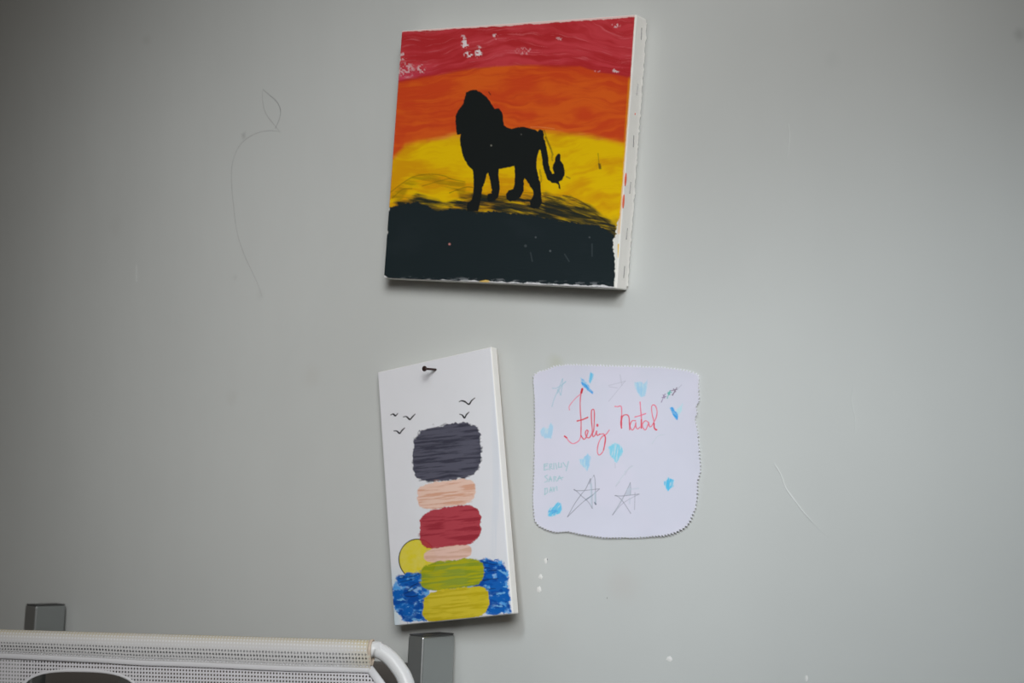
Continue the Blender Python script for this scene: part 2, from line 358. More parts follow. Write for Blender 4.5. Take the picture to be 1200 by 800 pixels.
def paint_lion(a):
    u, v = a.u, a.v
    arc = lambda x: 0.00024 * (x - 625) ** 2
    band = v - arc(u)
    wob = (fbm(u * .02, v * .02, 3) - .5) * 10 + (fbm(u * .06, band * .5, 4) - .5) * 5
    bw_ = band + (fbm(u * .012, v * .02, 71) - .5) * 46; st = fbm(u * .018, bw_ * .20, 7, 4); st2 = fbm(u * .04, bw_ * .6, 9, 4); bl = fbm(u * .03, v * .05, 12)
    mixc = lambda A, B, t: alb(A)[None] * (1 - t[:, None]) + alb(B)[None] * t[:, None]
    red = mixc((163, 38, 42), (186, 62, 70), sm(st * .6 + bl * .4, .34, .68) * .7)
    red = red + (alb((200, 110, 115)) - red) * (sm(st2, .62, .85) * .35)[:, None]
    org = mixc((186, 62, 26), (198, 84, 26), sm(st * .5 + bl * .5, .35, .65)); org = org + (alb((172, 52, 28)) - org) * (sm(st2, .6, .85) * .3)[:, None]
    yel = mixc((196, 140, 8), (214, 172, 4), sm(bl * .6 + st * .4 + (u - 560) * .0007, .36, .62)); yel = yel + (alb((190, 130, 10)) - yel) * (sm(st2, .58, .85) * .3)[:, None]
    # band borders, read off the painting
    b1 = np.interp(u, [450, 465, 520, 560, 610, 680, 700, 745], [99, 96, 85, 80, 76, 77, 83, 92]) + wob * .35
    b2 = np.interp(u, [450, 462, 475, 500, 530, 560, 620, 680, 720, 745], [190, 184, 170, 165, 158, 155, 152, 157, 166, 172]) + wob * .6
    c = red; t = sm(v, b1 - 1.5, b1 + 2.5)[:, None]; c = c * (1 - t) + org * t
    t = np.exp(-((v - b1) / 3.0) ** 2) * sm(st2, .4, .7) * .5; c = c + (alb((160, 38, 30)) - c) * t[:, None]
    t = sm(v, b2 - 5, b2 + 6)[:, None]; c = c * (1 - t) + yel * t
    t = np.exp(-((v - b2) / 3.5) ** 2) * sm(st2, .55, .75) * .5; c = c + (alb((215, 120, 60)) - c) * t[:, None]
    a.c[:] = c
    # pale wash corner on the left of the red band
    t = sm(v, 70, 96) * (1 - sm(u, 470, 530)) * (1 - sm(v, b1 - 3, b1)) * .55; a.blend(t, (196, 72, 100))
    for (x, y, rx, ry, k) in [(545, 52, 5, 8, 1), (561, 61, 5, 8, 1), (549, 64, 6, 4, 1), (580, 43, 4, 4, .7), (476, 82, 12, 10, .5), (494, 81, 6, 6, .6), (472, 66, 6, 5, .7), (722, 30, 6, 3, .7), (655, 46, 5, 3, .4), (722, 83, 5, 3, .7), (700, 83, 4, 2, .4), (543, 44, 3, 5, .6), (615, 60, 12, 5, .35)]:
        d = ((u - x) / rx) ** 2 + ((v - y) / ry) ** 2
        a.blend((1 - sm(d, .2, 1.2)) * sm(fbm(u * .45, v * .45, 21), .46, .6) * k, (222, 196, 198))
    # thin dark glazing strokes above the hill
    ol = (120, 98, 10)
    def hatch(pts, al, sd=0, col=(70, 62, 16)):
        a.poly(pts, col, al, 2.5, rag=2, fr=.1, seed=sd, tex=lambda x, y: sm(fbm(x * .05 + y * .03, (y - .26 * np.maximum(x - 600, 0) + .12 * (600 - np.minimum(x, 600))) * .4, sd, 4), .22, .66))
    hatch([(457, 234), (468, 218), (485, 206), (505, 203), (530, 208), (545, 214), (545, 226), (520, 217), (495, 216), (478, 222), (468, 240)], .55, 2, ol)
    a.line([(457, 226), (470, 216), (485, 207), (503, 204), (520, 206), (530, 210), (545, 213)], 1.1, (105, 82, 10), .7, grain=.5)
    a.line([(460, 232), (472, 222), (483, 221)], 1, (105, 82, 10), .5); a.line([(495, 218), (515, 212), (528, 209)], .9, (105, 82, 10), .5)
    a.line([(527, 226), (540, 221), (550, 219), (562, 222)], 1, (90, 76, 12), .6); a.line([(600, 224), (620, 226), (640, 226)], 1, ol, .5)
    hatch([(462, 236), (490, 226), (520, 238), (555, 226), (600, 229), (635, 228), (640, 226), (665, 236), (700, 248), (722, 262), (727, 280), (700, 270), (640, 262), (560, 256), (470, 250)], 1.0, 5, (34, 38, 30))
    hatch([(636, 228), (668, 230), (695, 243), (715, 258), (724, 276), (690, 268), (640, 256)], .85, 8, (44, 44, 28))
    a.line([(660, 229), (675, 233), (692, 243)], 1.2, (30, 30, 25), .8, grain=.4); a.line([(684, 244), (700, 252), (724, 270)], 1.4, (40, 38, 22), .8, grain=.5)
    hatch([(534, 222), (560, 228), (585, 226), (610, 231), (600, 238), (540, 236)], .5, 11)
    hatch([(535, 238), (560, 232), (600, 234), (640, 236), (680, 246), (715, 262), (727, 282), (690, 272), (640, 262), (560, 256), (520, 250)], .85, 17, (30, 36, 34))
    hatch([(470, 240), (490, 230), (512, 234), (530, 240), (530, 250), (500, 248)], .8, 19, (40, 44, 32))
    # hill
    hill = [(444, 246), (456, 243), (475, 239), (488, 236), (500, 240), (510, 247), (530, 245), (548, 246), (560, 250), (580, 247), (598, 250), (612, 252), (630, 253), (655, 258), (680, 262), (700, 264), (712, 270), (722, 279), (727, 290), (727, 345), (444, 345)]
    a.poly(hill, (27, 36, 39), 1, .8, rag=2.2, fr=.35, seed=4)
    t = sm(v, 250, 262) * sm(fbm(u * .02, v * .03, 15), .5, .75) * .35; a.blend(t, (34, 42, 46))
    for (x, y, r_, k) in [(527, 286, 1.2, 1), (645, 294, 1.1, .6), (628, 278, .9, .5), (691, 278, .9, .4), (616, 288, 1.6, .3)]:
        a.blend((1 - sm(np.hypot(u - x, v - y), r_ * .5, r_ + .7)) * k, (176, 118, 112) if x == 527 else (96, 102, 106))
    for L_ in ([(622, 296), (624, 306)], [(694, 286), (694, 300)], [(662, 298), (667, 306)]): a.line(L_, 1.3, (70, 78, 82), .35)
    # animal silhouette
    lion = crop(500, 80, 4.444, [(200,150),(205,125),(230,113),(260,113),(285,128),(310,148),(330,170),(345,195),(355,212),(375,208),(392,225),(398,250),(400,275),(405,295),(420,310),(445,315),(470,308),(500,305),(530,312),(560,318),(580,328),(590,318),(605,322),(612,345),(610,360),(618,380),(625,410),(632,450),(638,500),(645,530),(655,550),(665,545),(655,520),(660,500),(668,485),(670,465),(680,450),(693,455),(697,480),(712,500),(720,530),(718,560),(708,580),(690,592),(695,605),(698,630),(690,625),(685,605),(670,600),(650,595),(630,580),(622,555),(612,535),(604,500),(600,460),(592,425),(585,430),(575,470),(572,510),(580,550),(592,600),(598,650),(600,700),(590,725),(560,732),(540,720),(538,695),(550,675),(558,655),(553,635),(540,615),(525,590),(512,572),(505,585),(507,610),(505,640),(490,670),(465,690),(435,693),(417,682),(415,655),(428,635),(450,630),(458,610),(460,560),(458,510),(430,515),(400,522),(378,525),(375,550),(380,600),(382,630),(375,670),(350,692),(325,697),(315,680),(320,655),(338,650),(340,630),(333,590),(322,545),(312,555),(305,590),(292,620),(285,670),(275,720),(270,745),(215,745),(210,722),(215,700),(235,685),(242,660),(245,620),(245,560),(240,530),(215,505),(195,470),(180,420),(173,370),(178,345),(160,345),(155,330),(152,290),(150,250),(165,220),(190,185),(197,165)])
    blk = (23, 27, 27)
    a.poly(lion, blk, 1, .55, rag=.7, fr=.4, seed=9)
    for L_ in ([(612, 325), (630, 380), (650, 430), (655, 480)], [(618, 360), (640, 400), (658, 450)], [(590, 530), (598, 580), (588, 600)]):
        a.line(crop(500, 80, 4.444, L_), 2.2, (40, 38, 24), .65, grain=.9, seed=3)
    a.line([(655, 182), (655, 186)], 3.4, blk, 1)
    a.poly([(600, 252), (608, 236), (634, 238), (634, 262), (622, 262)], blk, 0)
    a.line([(701, 180), (702, 190), (703, 198)], 1.2, (90, 70, 20), .6, grain=.5); a.poly([(701, 191), (704, 192), (705, 198), (702, 198)], (70, 60, 25), .8)
    a.line([(664, 207), (668, 209)], 1.6, (90, 80, 30), .7, grain=.5)
    a.line([(573, 105 + 3), (575, 111)], 1, blk, .7); a.line([(622, 83 + 66), (634, 149), (650, 151)], .9, (224, 150, 90), .5, grain=.6)
    a.blend((1 - sm(np.hypot(u - 575.8, v - 170.5), .5, 1.6)) * .8, (120, 120, 110)); a.blend((1 - sm(np.hypot(u - 611, v - 157.5), .5, 1.4)) * .4, (100, 100, 95))
    # unpainted rims
    top = np.interp(u, [450, 470, 480, 540, 600, 680, 745], [38, 38.2, 37.0, 33.6, 29.8, 24.6, 20]) + (fbm(u * .18, v * .02, 31) - .5) * 2.6
    a.blend(1 - sm(v, top - .4, top + .6), (206, 178, 174))
    bot = np.interp(u, [448, 456, 470, 560, 640, 724], [320, 325.5, 327.0, 329.0, 332, 335.4]) + (fbm(u * .16, v * .02, 33) - .5) * 3.4
    a.blend(sm(v, bot - .5, bot + .5), (196, 196, 198))
    a.blend(sm(v, bot - 5, bot - 1) * sm(fbm(u * .12, v * .4, 35), .56, .68) * .6, (120, 124, 128))
    a.blend(sm(v, bot - 1, bot) * (1 - sm(abs(u - 568), 4, 7)) * .8, (226, 170, 60))
    rt = np.interp(v, [16, 340], [744.6, 721.6]); edge = np.clip(rt - u, 0, 99)
    rr = np.interp(v, [16, 90, 160, 250, 275, 290, 320, 340], [.3, .2, .6, 1.2, 5.5, 6, 2.0, 2.5]) * (0.4 + 1.2 * fbm(u * .3, v * .3, 37))
    a.blend(1 - sm(edge, rr - .4, rr + .6), (206, 206, 200))
    a.blend((1 - sm(edge, 1.5, 4)) * sm(v, 88, 95) * (1 - sm(v, 272, 276)) * .45, alb((226, 150, 20)))
    a.poly([(724, 286), (728, 285), (728, 298), (724, 302)], (214, 170, 20), .9)
    lf = np.interp(v, [36, 326], [470.5, 449.6]); a.blend((1 - sm(u - lf, .3, 1.4)) * (1 - sm(v, 238, 246)) * .5, (216, 120, 110))
    for y in (84, 70, 272, 245): a.blend((1 - sm(np.hypot(u - np.interp(y, [36, 326], [471, 450]), (v - y) * .5), .5, 1.6)) * .9, (210, 208, 206))
    # brush relief
    return (st2 - .5) * .00014 + (fbm(u * .12, band * 1.3, 41) - .5) * .0001

c1 = [(470.6, 35.8), (745.8, 16.9), (722.5, 338.2), (449.4, 326.0)]
M_acryl = vmat('acrylic_paint', 0.7, spec=.1)
lion = canvas_thing('canvas_painting', 'square canvas painting of a black lion silhouette on a red and yellow sunset',
                    (0.00549, -0.02473, 0.20196), (.99595, .00059, -.08985), (.08985, -.00392, .99595), .30401, .28134, .02209)
paint_face(lion, .30401, .28134, c1, (205, 203, 200), paint_lion, .00052, M_acryl)
W, H, T = .30401, .28134, .02209
staple_me = None
for z in [.1235, .066, .0125, -.0355, -.0830, -.1225]:
    if staple_me is None:
        bm = bmesh.new(); tube(bm, [(-.0009, 0, .0062), (0, 0, .0058), (0, 0, -.0058), (-.0009, 0, -.0062)], .00042, 6); s = obj('staple', bm, M_staple, lion); staple_me = s.data
    else:
        s = bpy.data.objects.new('staple', staple_me); C.objects.link(s); s.parent = lion
    s.location = (W / 2 + .0002, T * .58, z); s.rotation_euler = (random.Random(int(z * 1e4)).uniform(-.08, .08), 0, 0)
# frayed cloth edge behind the right side, and drips of orange on that side
bm = bmesh.new(); rs = random.Random(4); prev = None
for i in range(120):
    z = H / 2 - .004 - i * (H - .008) / 119; o_ = rs.uniform(0, .0011) + (.0008 if i % 7 == 0 else 0)
    row = [bm.verts.new((W / 2 - .0001, T - .0030, z)), bm.verts.new((W / 2 + .0003, T - .0014, z)), bm.verts.new((W / 2 + .0001 + o_ * .5, T - .0004 + o_ * .8, z))]
    if prev:
        for k in (0, 1): bm.faces.new((prev[k], prev[k + 1], row[k + 1], row[k]))
    prev = row
obj('frayed_edge', bm, M_canvas, lion)
M_drip = mat('orange_paint', alb((222, 92, 60)), .45, noise=.1)
for (z, l, yy) in [(-.0285, .007, .0022), (-.051, .0075, .0012), (.0405, .0012, .012)]:
    bm = bmesh.new(); bmesh.ops.create_uvsphere(bm, u_segments=10, v_segments=8, radius=1, matrix=Matrix.Translation((W / 2 + .0001, yy, z)) @ Matrix.Diagonal((.0003, .0022 if l > .002 else .0008, l, 1)))
    obj('paint_drip', bm, M_drip, lion, smooth=True)

def paint_shore(a):
    u, v = a.u, a.v
    a.c *= (0.985 + .03 * fbm(u * .05, v * .05, 2))[:, None]
    a.blend(sm(u, 584, 600) * sm(v, 560, 700) * .25, (190, 200, 206)); a.blend((1 - sm(u, 463, 475)) * sm(v, 655, 690) * .5, (170, 196, 206))
    a.blend(sm(u, 572, 582) * (1 - sm(u, 584, 590)) * .15 * sm(fbm(u * .3, v * .01, 4), .4, .6), (150, 170, 190))
    for b_ in ([(65, 248), (88, 240), (108, 256), (130, 235)], [(183, 267), (212, 264), (243, 290), (266, 268), (293, 240)], [(95, 398), (122, 400), (148, 420), (168, 396), (195, 370)],
               [(707, 124), (728, 116), (760, 124), (797, 148), (822, 115), (852, 90)], [(712, 242), (735, 250), (756, 275), (774, 246), (798, 222)]):
        a.line(crop(450, 455, 8, b_), 1.75, (24, 25, 28), 1, taper=True)
    # sun disc half behind the sea line
    cs = [(489.5 + 21.8 * math.cos(k * math.tau / 40), 655 + 23.5 * math.sin(k * math.tau / 40)) for k in range(40)]
    cs = [p for p in cs if p[1] < 676 - .14 * (p[0] - 469)]
    tx = lambda x, y: .86 + .14 * fbm(x * .2, y * .2, 6)
    a.poly(cs, (199, 184, 22), 1, .5, tex=tx)
    st = sorted(cs, key=lambda p: math.atan2(p[1] - 655, p[0] - 489.5) % math.tau if True else 0)
    st = [p for p in st]; a.line(st, 1.1, (40, 38, 24), .95, curve=False)
    # sea on both sides
    seaL = crop(455, 630, 7.267, [(70,335),(200,305),(345,280),(350,400),(350,500),(340,640),(330,700),(180,715),(130,700),(100,660),(50,600),(42,520),(42,450),(55,390)])
    seaR = crop(530, 640, 8.89, [(140,195),(250,150),(320,130),(400,135),(450,152),(520,150),(525,200),(572,240),(580,400),(600,560),(605,690),(430,700),(330,694),(230,620),(160,530),(140,400)])
    for P_, sd in ((seaL, 1), (seaR, 2)):
        a.poly(P_, (60, 140, 205), .95, 1.0, rag=3.2, fr=.3, seed=sd + 50, tex=lambda x, y: .75 + .25 * sm(fbm(x * .25, y * .25, 8), .3, .6))
        a.poly(P_, (4, 84, 164), .97, 1.2, rag=4.5, fr=.25, seed=sd + 60, tex=lambda x, y: sm(fbm(x * .13, y * .17, 9), .30, .44))
        a.poly(P_, (8, 62, 140), .8, 2, rag=4, fr=.2, seed=sd + 70, tex=lambda x, y: sm(fbm(x * .09, y * .2, 10), .48, .64))
        a.poly(P_, (110, 168, 216), .8, 1, tex=lambda x, y: sm(fbm(x * .13, y * .26, 12 + sd), .66, .76))
    for L_ in ([(110,335),(200,330),(300,292)], [(105,375),(180,360),(230,345)], [(165,450),(205,410),(250,388)], [(130,475),(170,462),(240,425)], [(150,495),(200,500),(255,490)]):
        a.line(crop(455, 630, 7.267, L_), 1.2, (14, 26, 60), .85, grain=.4, taper=True)
    for L_ in ([(235,185),(300,178),(360,172),(420,185),(500,186)], [(190,245),(260,238),(345,222),(400,226)], [(370,262),(410,250),(460,250)], [(215,375),(250,350),(330,352),(400,340),(480,335)], [(265,452),(310,440),(370,444),(450,438)]):
        a.line(crop(530, 640, 8.89, L_), 1.3, (12, 24, 62), .85, grain=.4, taper=True)
    # plain stack of brushed colour patches in the middle of the panel
    def patch(x0, y0, x1, y1, ca, cb, sd, rag=2.2):
        mx_, my_, rx_, ry_ = (x0 + x1) / 2 + .035 * (y1 - y0), (y0 + y1) / 2, (x1 - x0) / 2, (y1 - y0) / 2
        P = []
        for q in range(36):
            c_, s__ = math.cos(q * math.tau / 36), math.sin(q * math.tau / 36)
            ex_ = math.copysign(abs(c_) ** .55, c_) * rx_; P.append((mx_ + ex_, my_ + math.copysign(abs(s__) ** .62, s__) * ry_ - .12 * ex_))
        a.poly(P, ca, .97, .7, rag=rag, fr=.22, seed=sd)
        a.poly(P, cb, .8, 1.4, rag=rag + 1, fr=.2, seed=sd + 3, tex=lambda x, y: sm(fbm(x * .045, (y + .1 * x) * .5, sd), .42, .68))
    patch(482, 497, 562, 563, (70, 70, 84), (44, 44, 56), 81, 3)
    patch(488, 563, 556, 594, (208, 176, 160), (190, 138, 112), 84)
    patch(490, 594, 562, 641, (158, 46, 58), (130, 34, 46), 87)
    patch(497, 640, 552, 657, (206, 172, 158), (190, 150, 130), 90, 1.2)
    patch(492, 656, 566, 690, (126, 140, 22), (164, 158, 18), 93)
    patch(494, 689, 572, 727, (190, 172, 26), (168, 150, 20), 96)
    return (fbm(u * .4, v * .4, 60) - .5) * .00006
c2 = [(442.3, 435.8), (575.5, 406.0), (601.0, 719.1), (462.05, 733.2)]
shore = canvas_thing('canvas_painting', 'tall narrow white canvas with small birds, blue sea and a yellow sun',
                     (-.07519, -.02466, -.1588), (.98854, -.02874, .14817), (-.14584, .0709, .98676), .16208, .28562, .0112)
M_ink = vmat('ink_and_gouache', 0.7, spec=.15)
paint_face(shore, .16208, .28562, c2, (201, 202, 206), paint_shore, .00052, M_ink)

# nail through the top of the narrow canvas
M_rust = mat('rusty_iron', (.045, .022, .02), 0.5, metal=.5, noise=.4, nscale=300)
root = at(511, 433, -.0152)
tipdir = Vector((-.02, -1, .02)).normalized()
mw = Matrix.Translation(root)
nail = thing('nail', 'small rusty nail sticking out of the top of the narrow tilted canvas', 'nail', mw)
bm = bmesh.new(); tube(bm, [-tipdir * .036, -tipdir * .03, Vector((0, 0, 0)), tipdir * .0205], [.0002, .0011, .00125, .00125], 12); obj('shank', bm, M_rust, nail, smooth=True)
bm = bmesh.new(); hd = tipdir
tube(bm, [hd * .0190, hd * .0203, hd * .0212, hd * .0219], [.0013, .0030, .0031, .0024], 14); obj('head', bm, M_rust, nail, smooth=False)

# ------------------------------------------------------------------ the paper with the greeting
def make_paper():
    out = crop(610, 415, 3.5566, [(56,92),(75,74),(112,64),(150,48),(200,44),(300,46),(400,49),(500,51),(600,54),(700,68),(746,84),(747,150),(750,202),(736,208),(736,228),(742,245),(729,268),(734,284),(744,330),(746,380),(750,440),(754,490),(741,525),(743,570),(733,640),(714,690),(690,722),(650,744),(600,755),(500,764),(400,764),(350,764),(262,752),(200,738),(150,743),(110,730),(78,716),(60,690),(54,600),(58,500),(60,400),(63,300),(62,200)])
    # undulating sheet: centre of the paper in the wall plane
    P = [at(x, y, -.0006) for x, y in out]
    cx = sum(p.x for p in P) / len(P); cz = sum(p.z for p in P) / len(P)
    # densify the outline and pink it with small teeth
    D = []
    for i in range(len(P)):
        a_, b_ = P[i], P[(i + 1) % len(P)]; n = max(2, int((b_ - a_).length / .0002))
        for k in range(n): D.append(a_.lerp(b_, k / n))
    D = np.array([(p.x - cx, p.z - cz) for p in D]); N_ = 1500
    L = np.r_[0, np.cumsum(np.hypot(*np.diff(np.r_[D, D[:1]], axis=0).T))]; Dc = np.r_[D, D[:1]]
    s = np.linspace(0, L[-1], N_, endpoint=False); bx = np.interp(s, L, Dc[:, 0]); bz = np.interp(s, L, Dc[:, 1])
    k = 4; 
    for _ in range(3): bx = (np.roll(bx, k) + 2 * bx + np.roll(bx, -k)) / 4; bz = (np.roll(bz, k) + 2 * bz + np.roll(bz, -k)) / 4
    rad = np.hypot(bx, bz); tooth = (abs((s / .0036) % 1 - .5) - .25) * .0052 * (.6 + .8 * vn(s * 120, 0 * s)) + (vn(s * 300, 0 * s, 4) - .5) * .0012
    
    NR = 290; t = np.linspace(0.0005, 1, NR)[:, None]
    tk = (tooth / rad)[None] * t ** 60
    X = bx[None] * t * (1 + tk); Z = bz[None] * t * (1 + tk)
    # paper ripple and lifting rim
    ang = np.arctan2(Z, X)
    lift = .0006 + .0005 * t ** 3 + .0011 * t ** 6 * (vn(np.cos(ang) * 3 + 7, np.sin(ang) * 3 + 7, 2)) + .0007 * (fbm((X + 1) * 22, (Z + 1) * 22, 3) - .4)
    d = np.array([right.x, right.y, right.z]); f_ = np.array(fwd); u_ = np.array(upv); cm = np.array(CAM)
    W3 = np.stack([X + cx - cm[0], -.0006 + 0 * X - cm[1], Z + cz - cm[2]], -1); dep = W3 @ f_
    pu = 600 + FPX * (W3 @ d) / dep; pv = 400 - FPX * (W3 @ u_) / dep
    a = Art(pu.ravel(), pv.ravel(), (190, 191, 204)); u, v = a.u, a.v
    a.c *= (0.985 + .03 * fbm(u * .03, v * .03, 2))[:, None]
    a.blend(sm(fbm(u * .02, v * .02, 5), .4, .7) * .25, (200, 194, 210))
    RED = (198, 54, 74); RL = (212, 108, 130)
    o = lambda pts: crop(655, 445, 8.42, pts)
    a.line(o([(108,295),(105,265),(130,225),(175,175),(215,140),(235,90)]), 1.0, RL, .8)
    a.line(o([(235,90),(222,140),(215,200),(215,300),(222,400),(222,480),(220,560)]), 1.25, RED, .8)
    a.line(o([(235,90),(226,125)]), 2.2, (180, 28, 44), .9)
    a.line(o([(220,560),(200,600),(160,625),(130,625),(100,600),(80,570),(60,555)]), 1.1, RL, .9)
    a.line(o([(80,570),(60,555)]), 1.5, RED, .9)
    a.line(o([(185,405),(235,392),(288,370)]), 1.5, (196, 48, 56), .9)
    a.line(o([(222,550),(235,570),(250,585),(268,572),(285,530),(290,505),(278,495),(265,520),(272,555),(292,572),(312,560),(332,510),(325,400),(325,310),(340,290),(352,310),(352,400),(347,490),(335,530),(340,558),(360,545),(375,505),(375,530),(385,548),(405,535)]), 1.3, RED, .85)
    a.line(o([(383,443),(383,452)]), 2.2, RED, .9)
    a.line(o([(405,535),(430,533),(445,532),(452,545),(462,570),(458,620),(445,690),(425,725),(400,740),(385,715),(385,670),(400,610),(430,560),(470,535),(500,495)]), 1.15, (206, 70, 92), .8)
    a.line(o([(452,545),(462,570),(458,620),(445,690)]), 1.5, RED, .7)
    o = lambda pts: crop(715, 445, 9.41, pts)
    a.line(o([(58,292),(90,295),(115,288),(130,305),(132,400),(125,470),(130,530)]), 1.2, RL, .9)
    a.line(o([(130,400),(124,470),(130,530)]), 1.5, RED, .8)
    a.line(o([(130,500),(135,420),(155,390),(190,385),(212,410),(218,480),(220,550)]), 1.4, RED, .8)
    a.line(o([(285,450),(250,450),(228,490),(232,535),(255,550),(280,510),(288,470),(290,520),(310,540),(332,520)]), 1.2, (206, 74, 98), .8)
    a.line(o([(335,245),(342,330),(350,420),(348,530)]), 1.3, RL, .9); a.line(o([(350,440),(348,530)]), 1.6, RED, .7)
    a.line(o([(280,408),(330,395),(395,372)]), 1.3, RL, .9)
    a.line(o([(430,470),(395,450),(365,480),(365,525),(395,550),(420,500),(430,475),(440,515),(460,510),(478,480),(510,420),(522,350),(505,290),(480,275),(462,300),(468,380),(485,450),(490,520),(505,550),(520,550)]), 1.15, (212, 84, 106), .85)
    a.line(o([(488,480),(492,530),(515,550)]), 1.6, RED, .8)
    # crayon hearts
    hl = (140, 182, 216); hs = (76, 150, 206)
    def crayon(pts, col, al, sd, dx=.5):
        a.poly(pts, (165, 200, 226), al * .75, 1.1, rag=1, fr=.3, seed=sd)
        a.poly(pts, col, al, .9, rag=1.2, fr=.4, seed=sd + 1, tex=lambda x, y: sm(fbm((x * .8 + y * dx) * .9, (y * .8 - x * dx) * .16, sd, 3), .18, .6))
    o6 = lambda p: crop(615, 420, 10.9, p); o2 = lambda p: crop(715, 445, 9.41, p); o4 = lambda p: crop(610, 415, 3.5566, p); o4b = lambda p: crop(628, 530, 9.415, p)
    crayon(o6([(720,240),(765,280),(820,335),(872,450),(800,400),(735,330)]), hs, 1, 11, -.8)
    a.line(o6([(740,310),(800,370),(865,430)]), 2.6, (24, 138, 206), .75, grain=.5)
    crayon(o6([(855,172),(888,200),(875,260),(845,320),(822,290),(835,230)]), (90, 172, 222), .9, 12, .1)
    crayon(o2([(278,30),(340,20),(385,50),(412,5),(408,90),(384,175),(345,190),(290,105)]), hl, .85, 13, .1)
    crayon(o2([(665,312),(690,298),(725,345),(760,370),(742,442),(705,400)]), hs, 1, 14, -.7)
    a.line(o2([(680,315),(710,380),(740,425)]), 2.8, (30, 140, 205), .75, grain=.5)
    crayon(o2([(735,330),(770,300),(805,262),(795,340),(760,400)]), (160, 200, 228), .6, 15, .2)
    crayon(o4([(85,318),(100,302),(118,312),(128,284),(138,300),(132,350),(105,350),(88,335)]), hl, .7, 16, .1)
    crayon(o4([(370,385),(395,368),(420,382),(430,405),(402,452),(375,420)]), (110, 186, 222), .85, 17, .1)
    crayon(o4b([(485,80),(525,72),(575,12),(606,50),(598,130),(570,202),(500,125)]), hl, .95, 18, .1)
    crayon(o4b([(143,655),(160,612),(208,592),(250,543),(278,565),(292,640),(270,672),(180,708),(143,700)]), (96, 176, 224), 1, 19, .6)
    a.line(o4b([(150,650),(200,640),(240,650),(190,668),(240,645)]), 1.5, (60, 140, 200), .7, grain=.3)
    crayon(crop(740, 530, 7.27, [(283,250),(320,213),(367,238),(360,290),(315,328),(290,295)]), (70, 170, 218), .95, 20, .1)
    # pencil and green crayon
    G = (112, 114, 128); GL = (150, 152, 166); TE = (130, 176, 182)
    o5 = lambda p: crop(660, 540, 11.11, p)
    for L_, al in (([(145,370),(170,385),(290,382),(475,362)], .8), ([(475,365),(385,445),(290,512),(180,610),(65,725)], .8), ([(65,725),(150,565),(240,435),(300,360),(360,230)], .85), ([(405,185),(420,260),(430,560)], .8),
                  ([(360,230),(380,400),(385,615)], .5), ([(385,615),(330,530),(240,450),(190,400),(150,370)], .8), ([(405,185),(370,240),(345,290)], .4), ([(362,232),(350,300)], .6),
                  ([(680,450),(760,455),(860,445),(995,430)], .9), ([(985,435),(860,500),(760,570),(650,700)], .5), ([(650,700),(740,560),(800,450),(880,280)], .8), ([(878,290),(885,360),(878,440)], .7),
                  ([(885,680),(800,550),(740,480),(690,448)], .8), ([(940,410),(935,630)], .5)):
        a.line(o5(L_), .8, G, al, curve=True, grain=.4)
    a.line(o5([(385,445),(300,505)]), 1.3, (110, 124, 138), .7, grain=.4); a.line(o5([(418,540),(430,562)]), 1.5, (90, 96, 112), .9)
    a.poly(o5([(355,290),(380,290),(385,600),(365,560)]), (150, 172, 184), .45, 1); a.poly(o5([(405,400),(432,400),(432,550),(412,540)]), (160, 182, 194), .5, 1)
    a.poly(o5([(875,290),(890,440),(810,445)]), (160, 170, 182), .6, 1); a.poly(o5([(860,480),(885,480),(880,560),(860,560)]), (168, 178, 190), .5, 1)
    a.line(o5([(690,640),(730,570),(780,480)]), 2.4, (168, 174, 184), .5, grain=.5); a.line(o5([(840,370),(985,355)]), 2.0, (176, 184, 196), .5)
    for L_ in ([(900,62),(860,90),(810,180)], [(740,270),(690,330)], [(680,30),(684,90)]): a.line(o5(L_), 1, GL, .35, grain=.5)
    for L_ in ([(355,612),(385,510),(440,385),(490,260)], [(490,260),(485,350),(465,465)], [(465,465),(440,410),(425,400)], [(362,378),(400,380),(440,362),(530,295)], [(528,295),(470,360),(425,440)]):
        a.line(o6(L_), 1.1, (142, 176, 190), .75, grain=.45)
    for L_ in ([(370,130),(440,112)], [(438,112),(395,165),(370,195)], [(418,85),(425,130)], [(372,135),(405,140)]): a.line(o4(L_), 1, GL, .4, grain=.5)
    for L_ in ([(435,490),(470,465)], [(400,545),(440,490)], [(550,372),(575,340),(600,335)]): a.line(o4(L_), 1, (170, 184, 190), .5, grain=.5)
    for col, Ls in (((130,112,142), ([(570,245),(592,195),(612,155)], [(578,195),(622,183)], [(590,165),(606,200)])), ((70,160,150), ([(635,202),(650,160),(668,118)], [(638,150),(682,138)], [(645,135),(665,165)], [(650,165),(668,120)])),
                    ((118,104,122), ([(695,170),(718,125),(742,85)], [(678,120),(745,105)], [(705,98),(728,130)], [(690,165),(720,130)]))):
        for L_ in Ls: a.line(o2(L_), 1.0, col, .85, grain=.2)
    a.line(o2([(750,100),(795,55)]), .9, GL, .4)
    for Ls in (([(100,130),(100,195),(142,183)], [(100,152),(130,146)], [(100,130),(138,124)], [(160,190),(160,130),(182,125),(180,152),(160,160),(190,182)], [(205,182),(205,120)], [(226,120),(236,180)],
                [(258,112),(256,165),(280,160)], [(288,120),(290,162)], [(308,112),(335,155)], [(365,100),(340,200)]),
               ([(132,250),(105,265),(135,295),(130,320),(105,327)], [(150,320),(165,265),(180,315)], [(153,297),(178,294)], [(205,318),(205,265),(230,270),(215,290),(235,318)], [(245,310),(265,260),(290,300)], [(250,290),(305,275)]),
               ([(108,400),(106,462)], [(105,400),(132,395),(136,440),(105,465)], [(160,437),(170,385),(185,432)], [(163,417),(183,412)], [(195,385),(205,427),(215,385)], [(235,375),(239,415)])):
        for L_ in Ls: a.line(o4b(L_), 1.1, (138, 176, 182), .8, curve=False, grain=.35)
